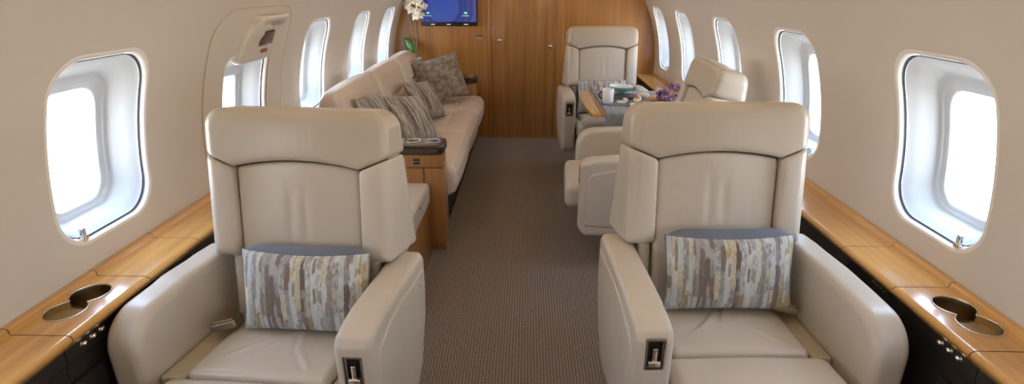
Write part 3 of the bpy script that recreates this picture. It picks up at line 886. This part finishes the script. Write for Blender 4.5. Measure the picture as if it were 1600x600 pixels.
        if s == aisle:
            xc = s*float(cxa(np.float64(af)))
            fr = []
            z0, z1, x0, x1 = cz-0.045, cz+0.045, xc-0.0245, xc+0.0245
            y = af-0.0035
            fr = [((x0, y, z0), (x1, y+0.006, z0+0.004)), ((x0, y, z1-0.004), (x1, y+0.006, z1)), ((x0, y, z0), (x0+0.004, y+0.006, z1)), ((x1-0.004, y, z0), (x1, y+0.006, z1))]
            cp = boxes('control_frame', fr, M['pewter'], arm, 0.001)
            boxes('control_slot', [((x0+0.003, af+0.014, z0+0.003), (x1-0.003, af+0.018, z1-0.003))], M['black'], cp, 0)
            bm = bmesh.new()
            bmbox(bm, (xc-0.016, af-0.006, z0+0.008), (xc+0.016, af+0.012, z0+0.026), 0.004)
            bmbox(bm, (xc-0.006, af-0.002, z0+0.024), (xc+0.006, af+0.008, z0+0.062), 0.002)
            from_bm('recline_lever', bm, M['chrome'], cp, True)
            bt = lathe('arm_button', [(0, 0.003), (0.004, 0.003), (0.005, 0.0)], M['pewter'], arm, 16)
            bt.rotation_euler = (0, s*R(90), 0); bt.location = (s*0.3425, 0.06, 0.535)
    # seat belt buckle on the wall side of the cushion
    s = -aisle
    bm = bmesh.new()
    bmbox(bm, (-0.031, -0.034, -0.009), (0.031, 0.034, 0.012), 0.006)
    bmesh.ops.scale(bm, vec=(1.15, 1.15, 1.2), verts=bm.verts)
    bk = from_bm('seat_belt_buckle', bm, M['buckle'], root, True, (s*0.212, -0.075, 0.457), (R(-14), R(8)*s, R(-18)*s))
    boxes('buckle_lid', [((-0.027, -0.031, 0.0135), (0.027, 0.016, 0.0185))], M['bronze'], bk, 0.002)
    bl = tube('belt_webbing', [(s*0.222, -0.03, 0.437), (s*0.223, 0.01, 0.425), (s*0.224, 0.05, 0.40)], 0.010, M['leather_strip'], root, 8)
    # pedestal
    def f_base(X, Y, Z): return rbox(X, Y+0.10, Z-0.195, 0.215, 0.20, 0.145, 0.03)
    sdf('base_skirt', f_base, (-0.24, -0.33, 0.03), (0.24, 0.13, 0.36), 0.012, M['leather'], root)
    boxes('pedestal', [((-0.19, -0.26, 0.0), (0.19, 0.08, 0.07))], M['dark'], root, 0.006)
    if zs != 1.0: root.scale = (1.0, 1.0, zs)
    return root
LS = (-0.640, 1.415); RS = (0.628, 1.560)
LROT, RROT = R(-4), R(2)
seat_l = club_seat('club_seat', 'cream leather seat in the left foreground with a patterned cushion', (LS[0], LS[1], 0), LROT, 1, 9, -0.305, cz=0.50, skew=-0.085, wallx=0.032, h=0.0048, zs=1.02)
seat_r = club_seat('club_seat', 'cream leather seat in the right foreground with a patterned cushion', (RS[0], RS[1], 0), RROT, -1, 9, -0.405, cz=0.53, skew=0.03, wallx=0.02, h=0.0048, zs=1.015)
seat_m = club_seat('club_seat', 'cream leather seat turned sideways to the aisle, between right foreground seat and table', (0.795, 2.865, 0), R(-93), 1, 15, -0.48, fcl=0.07, h=0.008)
seat_f = club_seat('club_seat', 'cream leather seat facing the table in front of the wooden bulkhead', (0.625, 4.36, 0), R(3), -1, 6, -0.33, fcl=0.12, h=0.009, zs=1.045)

# ---------------------------------------------------------------- cushions
def pillow(name, label, W, H, T, loc, rot, mf, mb, seed=0, sag=0.0, group=None, res=(44, 30)):
    root = thing(name, label, 'cushion', loc, 0, group); root.rotation_euler = rot
    rnd = np.random.RandomState(seed)
    nu, nv = res
    U = np.linspace(-1, 1, nu); Vv = np.linspace(-1, 1, nv)
    ph = rnd.rand(6)*6.28
    for part, sgn, m in (('front_cover', -1, mf), ('back_cover', 1, mb)):
        V = []
        for v in Vv:
            for u in U:
                e = max((1-u*u)*(1-v*v), 0)
                th = T/2*(e**0.42)
                x = W/2*u*(1-0.045*(1-v*v)-0.02*abs(v)*0)
                z = H/2*v*(1-(0.055+(sag*1.1 if v > 0 else 0))*(1-u*u))
                wr = 0.0022*math.sin(9*u+5*v+ph[0])*e**0.3+0.0018*math.sin(16*u-7*v+ph[1])*(abs(v)**2)*e**0.2
                y = sgn*(th+wr) + (sag*0.35*(1-u*u))*(v > 0)*v*-1
                if sgn > 0:
                    z += sag*0.9*(1-u**6)*math.exp(-((v-0.86)/0.20)**2)*min(1, (1-v)*14)
                V.append((x, y, z))
        Fc = []
        for j in range(nv-1):
            for i in range(nu-1):
                a = j*nu+i; q = (a, a+1, a+nu+1, a+nu); Fc.append(q if sgn < 0 else q[::-1])
        mk(part, V, Fc, m, root)
    # seam cord round the edge
    path = []
    for u in np.linspace(-1, 1, 30): path.append((W/2*u, 0, -H/2*(1-0.055*(1-u*u))))
    for v in np.linspace(-1, 1, 20)[1:]: path.append((W/2*(1-0.045*(1-v*v)), 0, H/2*v))
    for u in np.linspace(1, -1, 30)[1:]: path.append((W/2*u, -sag*0.35*(1-u*u), H/2*(1-(0.055+sag*1.1)*(1-u*u))))
    for v in np.linspace(1, -1, 20)[1:-1]: path.append((-W/2*(1-0.045*(1-v*v)), 0, H/2*v))
    tube('seam', path, 0.0016, mb, root, 6, True)
    return root
def seat_local(S, rz, x, y, z):
    c_, s_ = math.cos(rz), math.sin(rz); return (S[0]+c_*x-s_*y, S[1]+s_*x+c_*y, z)
pillow('cushion', 'brushstroke-patterned cushion with blue back on the left foreground seat', 0.385, 0.245, 0.10, seat_local(LS, LROT, 0.040, -0.055, 0.577), (R(-13), 0, LROT+R(1)), M['streak'], M['denim'], 1, 0.040)
pillow('cushion', 'brushstroke-patterned cushion with blue back on the right foreground seat', 0.395, 0.240, 0.10, seat_local(RS, RROT, 0.026, -0.062, 0.580), (R(-13), R(-1), RROT-R(2)), M['streak'], M['denim'], 2, 0.045)

# ---------------------------------------------------------------- sofa along the left wall
sofa = thing('sofa', 'long cream leather three-place divan along the left cabin wall', 'sofa', (0, 0, 0))
SB = [2.905, 3.66, 4.37, 4.985]
for k in range(3):
    a, b = SB[k]+0.003, SB[k+1]-0.003; ym, hy = (a+b)/2, (b-a)/2
    def f_seat(X, Y, Z):
        pts = [(-0.92, 0.28), (-0.92, 0.425), (-0.70, 0.440), (-0.46, 0.458), (-0.395, 0.448), (-0.368, 0.41), (-0.366, 0.35), (-0.385, 0.29), (-0.42, 0.268), (-0.60, 0.268)]
        d2 = poly(X, Z, pts)-0.003
        d = extr(d2, Y-ym, hy, 0.044)
        # sewn channel: a line parallel to the front and one across
        g = np.minimum(abs(X+0.55)+np.maximum(abs(Y-ym)-hy*0.55, 0)*3, abs(Y-(ym+hy*0.55))+np.maximum(abs(X+0.65)-0.10, 0)*3)
        puff = 0.012*np.cos(np.clip((Y-ym)/hy, -1, 1)*1.45)
        return d-puff+0.016*np.exp(-(g/0.011)**2)
    sdf('seat_cushion', f_seat, (-0.95, a-0.03, 0.24), (-0.34, b+0.03, 0.49), 0.0095, M['sofa'], sofa)
    def f_back(X, Y, Z):
        pts = [(-0.86, 0.43), (-0.925, 0.60), (-0.965, 0.74), (-0.985, 0.815), (-1.02, 0.850), (-1.07, 0.848), (-1.105, 0.81), (-1.11, 0.40), (-0.90, 0.38)]
        d2 = poly(X, Z, pts)-0.010
        d = extr(d2, Y-ym, hy, 0.046)
        gz = 0.655; gx = -0.950
        g = abs(Z-gz-0.01)+np.maximum(abs(Y-ym)-hy*0.5, 0)*4+np.maximum(-1.0-X, 0)*5
        puff = 0.012*np.cos(np.clip((Y-ym)/hy, -1, 1)*1.45)
        return d-puff+0.018*np.exp(-(g/0.012)**2)
    sdf('back_cushion', f_back, (-1.16, a-0.03, 0.36), (-0.80, b+0.03, 0.89), 0.0095, M['sofa'], sofa)
boxes('base', [((-1.06, 2.91, 0.0), (-0.46, 4.98, 0.27))], M['dark'], sofa, 0.006)
boxes('front_apron', [((-0.47, 2.92, 0.17), (-0.43, 4.97, 0.275))], M['dark'], sofa, 0.008)

pillow('cushion', 'grey ribbed cushion nearest the aisle cabinet, lying against the sofa', 0.35, 0.35, 0.11, (-0.705, 3.42, 0.602), (R(-38), R(8), R(62)), M['streak_sofa'], M['denim'], 5, 0.0, 'sofa cushions')
pillow('cushion', 'grey ribbed cushion lying behind another ribbed one, mid sofa', 0.33, 0.31, 0.11, (-0.73, 4.03, 0.605), (R(-35), R(6), R(68)), M['streak_sofa'], M['denim'], 6, 0.0, 'sofa cushions')
pillow('cushion', 'large square taupe velvet cushion at the far end of the sofa', 0.39, 0.39, 0.12, (-0.705, 4.66, 0.66), (R(-28), R(-14), R(18)), M['velvet'], M['velvet'], 7, 0.0)
pillow('cushion', 'small brown cushion peeping up at the near end of the sofa', 0.33, 0.29, 0.10, (-0.862, 3.16, 0.66), (R(-20), R(4), R(80)), M['streak_sofa'], M['gold'], 8, 0.0)

# ---------------------------------------------------------------- end cabinets
def end_cabinet(label, x0, x1, y0, y1, zt, near=True):
    root = thing('end_cabinet', label, 'cabinet', (0, 0, 0))
    box('body', (x0, y0+0.012, 0.0), (x1-0.004, y1, zt), M['cab'], root, 0.003)
    # cap with rounded rim
    def f_cap(X, Y, Z):
        return extr(rrect(X-(x0+x1)/2, Y-(y0+y1)/2, (x1-x0)/2+0.006, (y1-y0)/2+0.006, 0.03), Z-(zt+0.030), 0.028, 0.014)
    cap = sdf('cap', f_cap, (x0-0.02, y0-0.02, zt-0.01), (x1+0.02, y1+0.02, zt+0.07), 0.007, M['cap'], root)
    for dx in (0.062, 0.165):
        lathe('cup_ring', [(0.038, 0.0), (0.043, 0.0005), (0.044, 0.003), (0.040, 0.004), (0.036, 0.002), (0.034, -0.004), (0, -0.004)], M['chrome'], cap, 36, (x1-dx, (y0+y1)/2, zt+0.0575))
    if near:
        box('door', (x1-0.105, y0-0.004, 0.05), (x1+0.004, y0+0.014, zt-0.075), M['cab'], root, 0.006)
        box('front_panel', (x1-0.40, y0+0.001, 0.02), (x1-0.110, y0+0.014, zt-0.075), M['cab'], root, 0.003)
        box('top_rail', (x1-0.40, y0-0.001, zt-0.070), (x1-0.002, y0+0.014, zt-0.004), M['cab'], root, 0.003)
        ps = box('socket_plate', (x1-0.164, y0-0.004, zt-0.055), (x1-0.122, y0, zt-0.018), M['pewter'], root, 0.001)
        boxes('socket', [((x1-0.160, y0-0.005, zt-0.050), (x1-0.126, y0-0.0035, zt-0.040)), ((x1-0.160, y0-0.005, zt-0.032), (x1-0.126, y0-0.0035, zt-0.022))], M['black'], ps, 0)
    else:
        box('front_panel', (x1-0.30, y0+0.001, 0.02), (x1-0.006, y0+0.014, zt-0.01), M['cab'], root, 0.003)
    return root
end_cabinet('wooden end cabinet with dark cup-holder cap at the near end of the sofa', -1.06, -0.412, 2.75, 2.895, 0.566)
end_cabinet('wooden end cabinet with dark cap between the sofa and the bulkhead', -1.055, -0.436, 5.015, 5.195, 0.560, False)
lb = thing('low_side_cabinet', 'low wooden cabinet with a cream leather top behind the left foreground seat', 'cabinet')
box('body', (-1.02, 2.05, 0.0), (-0.497, 2.735, 0.30), M['cab'], lb, 0.003)
def f_pad(X, Y, Z): return rbox(X+0.757, Y-2.393, Z-0.357, 0.268, 0.350, 0.060, 0.022)
pad = sdf('leather_pad', f_pad, (-1.05, 2.02, 0.28), (-0.47, 2.76, 0.43), 0.009, M['leather'], lb)
bt = lathe('pad_button', [(0, 0.003), (0.005, 0.003), (0.006, 0)], M['black'], pad, 16); bt.rotation_euler = (0, R(90), 0); bt.location = (-0.489, 2.45, 0.385)

# ---------------------------------------------------------------- orchid at the far end
orc = thing('white_orchid', 'tall white orchid in bloom behind the far end of the sofa beside the television', 'plant', (-0.985, 5.10, 0.6185))
lathe('pot', [(0.0, 0.0), (0.030, 0.0), (0.036, 0.01), (0.044, 0.155), (0.047, 0.158), (0.044, 0.161), (0.040, 0.15), (0, 0.145)], M['china'], orc, 32)
def stem_path(dx, dz, bend):
    return [(dx*t_*t_+bend*math.sin(t_*3.1), -0.02*t_, 0.145+dz*t_) for t_ in np.linspace(0, 1, 12)]
tube('flower_stem', stem_path(0.0, 0.49, 0.012), 0.006, M['stem'], orc, 8)
tube('flower_stem', stem_path(-0.045, 0.53, -0.014), 0.006, M['stem'], orc, 8)
def petal_vf(Lp, Wp, cup, n=6, m_=7):
    V, Fc = [], []
    for i in range(m_):
        t_ = i/(m_-1)
        wd = Wp*math.sin(math.pi*min(1, t_*0.92+0.06))**0.6
        for j in range(n):
            s_ = -1+2*j/(n-1)
            V.append(Vector((s_*wd/2, cup*(t_*t_)-cup*0.4*(1-s_*s_), Lp*t_)))
    for i in range(m_-1):
        for j in range(n-1):
            a = i*n+j; Fc.append((a, a+1, a+n+1, a+n))
    return V, Fc
def blossom(name, c, size, yaw, pitch, m, mheart, parent, npet=5):
    V, Fc = [], []
    mat3 = Matrix.Rotation(yaw, 3, 'Z') @ Matrix.Rotation(pitch, 3, 'X')
    for k in range(npet):
        v, f = petal_vf(size*(1.0 if k % 2 else 0.9), size*(0.85 if k in (1, npet-1) else 0.62), size*0.18)
        rr_ = Matrix.Rotation(2*math.pi*k/npet, 3, 'Y')
        o = len(V); V += [Vector(c)+mat3 @ (rr_ @ (p+Vector((0, 0.001*k, 0)))) for p in v]; Fc += [tuple(a+o for a in q) for q in f]
    b = mk(name, V, Fc, m, parent)
    md = b.modifiers.new('thick', 'SOLIDIFY'); md.thickness = 0.0008
    V, Fc = lathe_vf([(0, 0.010), (0.004, 0.009), (0.006, 0.004), (0.004, 0)], 12)
    V = [Vector(c)+mat3 @ (Matrix.Rotation(R(90), 3, 'X') @ Vector(p))*(size/0.035) for p in V]
    mk('blossom_heart', V, Fc, mheart, b)
    return b
fl_pos = [(-0.055, 0.625), (-0.005, 0.66), (0.045, 0.645), (0.095, 0.610), (-0.02, 0.585), (0.035, 0.575), (0.010, 0.530), (-0.045, 0.675), (0.07, 0.68), (0.060, 0.540)]
for i, (dx, dz) in enumerate(fl_pos):
    blossom('blossom', (dx, -0.035-0.012*(i % 3), dz), 0.043, R(random.uniform(-30, 30)), R(random.uniform(-20, 10)), M['petal'], M['petal_heart'], orc)
for sgn, ln, az in ((1, 0.15, -0.9),):
    v, f = petal_vf(ln, 0.075, 0.02, 7, 10)
    mm = Matrix.Rotation(R(-36 if az < 0 else 70), 3, 'Y')
    o = mk('leaf', [mm @ p+Vector((-0.02 if az < 0 else 0, 0, 0.215 if az < 0 else 0.20)) for p in v], f, M['leaf'], orc)
    md = o.modifiers.new('thick', 'SOLIDIFY'); md.thickness = 0.0025
tube('leaf_stalk', [(0, 0, 0.145), (-0.006, 0, 0.18), (-0.02, 0, 0.225)], 0.004, M['leaf'], orc, 8)

# ---------------------------------------------------------------- table between the right-hand seats
TZ = 0.680
tb = thing('folding_table', 'honey veneer table with rounded leaf between the two far right seats', 'table')
box('tabletop', (0.485, 3.25, TZ-0.022), (1.035, 4.02, TZ), M['table'], tb, 0.006)
V = []; Fc = []
out = [(0.415, 4.02), (0.483, 4.02), (0.483, 3.25), (0.425, 3.25), (0.405, 3.45), (0.400, 3.63), (0.402, 3.85)]
n = len(out)
V = [(x, y, TZ) for x, y in out]+[(x, y, TZ-0.022) for x, y in out]
Fc = [tuple(reversed(range(n))), tuple(range(n, 2*n))]+[(i, (i+1) % n, n+(i+1) % n, n+i) for i in range(n)]
lf = mk('table_leaf', V, Fc, M['table'], tb, smooth=False)
bmod = lf.modifiers.new('b', 'BEVEL'); bmod.width = 0.004; bmod.segments = 2
box('support_panel', (0.99, 3.45, 0.10), (1.03, 3.80, TZ-0.022), M['cab'], tb, 0.004)
# cloth runner, hangs over the near edge
V = []; Fc = []
ys = [(4.00, TZ+0.0045)]+[(y, TZ+0.0045) for y in np.linspace(3.9, 3.27, 8)]+[(3.245, TZ+0.002), (3.240, TZ-0.012), (3.238, TZ-0.05), (3.240, TZ-0.10), (3.243, TZ-0.16)]
xs = np.linspace(0.500, 1.02, 24)
for (y, z) in ys:
    for i, x in enumerate(xs):
        dz = max(0, TZ-0.02-z)
        V.append((x, y-0.03*dz*math.sin(i*1.4), z+0.0006*math.sin(i*2.1+y*9)))
for j in range(len(ys)-1):
    for i in range(len(xs)-1):
        a = j*len(xs)+i; Fc.append((a, a+len(xs), a+len(xs)+1, a+1))
cl = mk('table_runner', V, Fc, M['streak_table']); tag(cl, 'grey patterned cloth hanging over the near edge of the table', 'tablecloth')
md = cl.modifiers.new('t', 'SOLIDIFY'); md.thickness = 0.0015; md.offset = 0
TT = TZ+0.0058
tr = thing('serving_tray', 'rectangular slate grey tray under the white mug on the table', 'tray', (0.60, 3.52, TT), R(-4))
box('base', (-0.085, -0.05, 0.0), (0.085, 0.05, 0.004), M['grey_tray'], tr, 0.0015)
boxes('rim', [((-0.088, -0.053, 0.0), (0.088, -0.048, 0.011)), ((-0.088, 0.048, 0.0), (0.088, 0.053, 0.011)), ((-0.088, -0.053, 0.0), (-0.083, 0.053, 0.011)), ((0.083, -0.053, 0.0), (0.088, 0.053, 0.011))], M['grey_tray'], tr, 0.002)
mg = thing('mug', 'tall white mug on the grey tray', 'mug', (0.555, 3.53, TT+0.0045))
lathe('body', [(0, 0.0), (0.028, 0.0), (0.033, 0.003), (0.036, 0.02), (0.038, 0.092), (0.0365, 0.094), (0.035, 0.09), (0.033, 0.02), (0.0, 0.006)], M['china'], mg, 40)
tube('handle', [(-0.035+(-0.024)*math.sin(math.pi*t_), 0, 0.078-0.052*t_) for t_ in np.linspace(0, 1, 12)], 0.0045, M['black'], mg, 10)
nb = lathe('bread_plate', [(0, 0.0), (0.03, 0.0), (0.055, 0.008), (0.054, 0.010), (0.028, 0.003), (0, 0.003)], M['china'], None, 40, (0.640, 3.515, TT+0.0045))
nb.scale = (0.6, 0.6, 1.6)
tag(nb, 'small white dish beside the mug on the grey tray', 'dish')
bw = thing('bowl', 'wide aqua bowl with white inside on the table in front of the far seat', 'bowl', (0.70, 3.88, TT)); bw.scale = (0.8, 0.8, 0.85)
lathe('body', [(0, 0.010), (0.025, 0.010), (0.030, 0.0), (0.034, 0.0), (0.034, 0.012), (0.070, 0.026), (0.100, 0.052), (0.108, 0.066), (0.106, 0.067)], M['aqua'], bw, 48)
lathe('lining', [(0.106, 0.067), (0.098, 0.054), (0.068, 0.030), (0.0, 0.018)], M['china'], bw, 48)
tube('ear', [(0.085+0.02*math.cos(a), 0.0, 0.072+0.020*math.sin(a)) for a in np.linspace(0, 6.28, 20)[:-1]], 0.005, M['china'], bw, 8, True)
sp = thing('sugar_pot', 'small ivory lidded pot with gold knob on the table', 'pot', (0.752, 3.56, TT))
lathe('body', [(0, 0), (0.016, 0.0), (0.026, 0.010), (0.028, 0.022), (0.023, 0.034), (0.0, 0.034)], M['ivory'], sp, 32)
lathe('lid', [(0.024, 0.034), (0.022, 0.038), (0.012, 0.046), (0.004, 0.050), (0.006, 0.056), (0.0, 0.061)], M['bronze'], sp, 32)
cr = thing('cream_jug', 'small ivory jug between the tray and the lidded pot', 'jug', (0.672, 3.565, TT))
lathe('body', [(0, 0), (0.012, 0.0), (0.018, 0.010), (0.013, 0.024), (0.014, 0.030), (0.012, 0.030), (0.0, 0.006)], M['ivory'], cr, 28)
tube('handle', [(0.014+0.010*math.sin(math.pi*t_), 0, 0.026-0.018*t_) for t_ in np.linspace(0, 1, 8)], 0.002, M['ivory'], cr, 8)
for i, (x, y) in enumerate(((0.700, 3.42), (0.736, 3.45))):
    g = lathe('glass_dish', [(0, 0.0), (0.012, 0.0), (0.018, 0.012), (0.020, 0.024), (0.018, 0.024), (0.015, 0.012), (0, 0.004)], M['glass'] if i else M['china'], None, 28, (x, y, TT))
    tag(g, ('clear glass dish in front of the lidded pot on the table' if i else 'tiny white dish in front of the cream jug on the table'), 'dish')
for i, (x, y, z, rz) in enumerate(((0.66, 3.735, 0, 12), (0.665, 3.73, 0.0075, 5))):
    mgz = box('magazine', (-0.115, -0.08, 0.0), (0.115, 0.08, 0.007), M['plum'] if i else M['grey_tray'], None, 0.0015)
    mgz.location = (x, y, TT+z); mgz.rotation_euler = (0, 0, R(rz))
    tag(mgz, ('dark plum booklet on top of the pile in front of the bowl' if i else 'grey booklet at the bottom of the pile in front of the bowl'), 'booklet')
for i, (x, y, c_, s_) in enumerate(((0.822, 3.70, 'china', 0.030), (0.868, 3.60, 'peach', 0.030))):
    def f_roll(X, Y, Z):
        return length((X)/1.35, Y, (Z-s_*0.75)*1.25)-s_*0.93
    r_ = sdf('bread_roll', f_roll, (-0.05, -0.04, -0.01), (0.05, 0.04, 0.06), 0.005, M['peach'] if i else mat('pale_crust', (0.72, 0.60, 0.52), 0.6))
    r_.location = (x, y, TT+0.001); r_.rotation_euler = (0, 0, R(-30))
    tag(r_, ('orange-peach roll next to the purple orchids' if i else 'pale rounded roll behind the lidded pot'), 'roll')
po = thing('purple_orchids', 'bunch of dark purple orchids at the wall end of the table', 'flowers', (0.935, 3.50, TT))
lathe('vase', [(0, 0), (0.022, 0), (0.028, 0.015), (0.020, 0.040), (0.024, 0.045), (0.018, 0.040), (0, 0.01)], M['black'], po, 28)
for i, (dx, dy, dz) in enumerate([(-0.05, -0.04, 0.040), (0.0, -0.055, 0.035), (0.045, -0.03, 0.065), (-0.02, -0.02, 0.085), (0.06, -0.01, 0.115), (0.02, 0.0, 0.125), (-0.055, 0.0, 0.07), (0.085, 0.0, 0.06)]):
    blossom('blossom', (dx, dy, dz), 0.034, R(random.uniform(-40, 40)), R(random.uniform(-50, 10)), M['purple'], M['plum'], po)
    tube('flower_stem', [(0, 0, 0.03), (dx*0.5, dy*0.4, 0.035+dz*0.4), (dx, dy+0.004, dz)], 0.0022, M['leaf'], po, 6)
pillow('cushion', 'brushstroke-patterned cushion on the far seat behind the table', 0.38, 0.25, 0.10, (0.615, 4.27, 0.59), (R(-12), 0, R(3)), M['streak'], M['denim'], 9, 0.0)
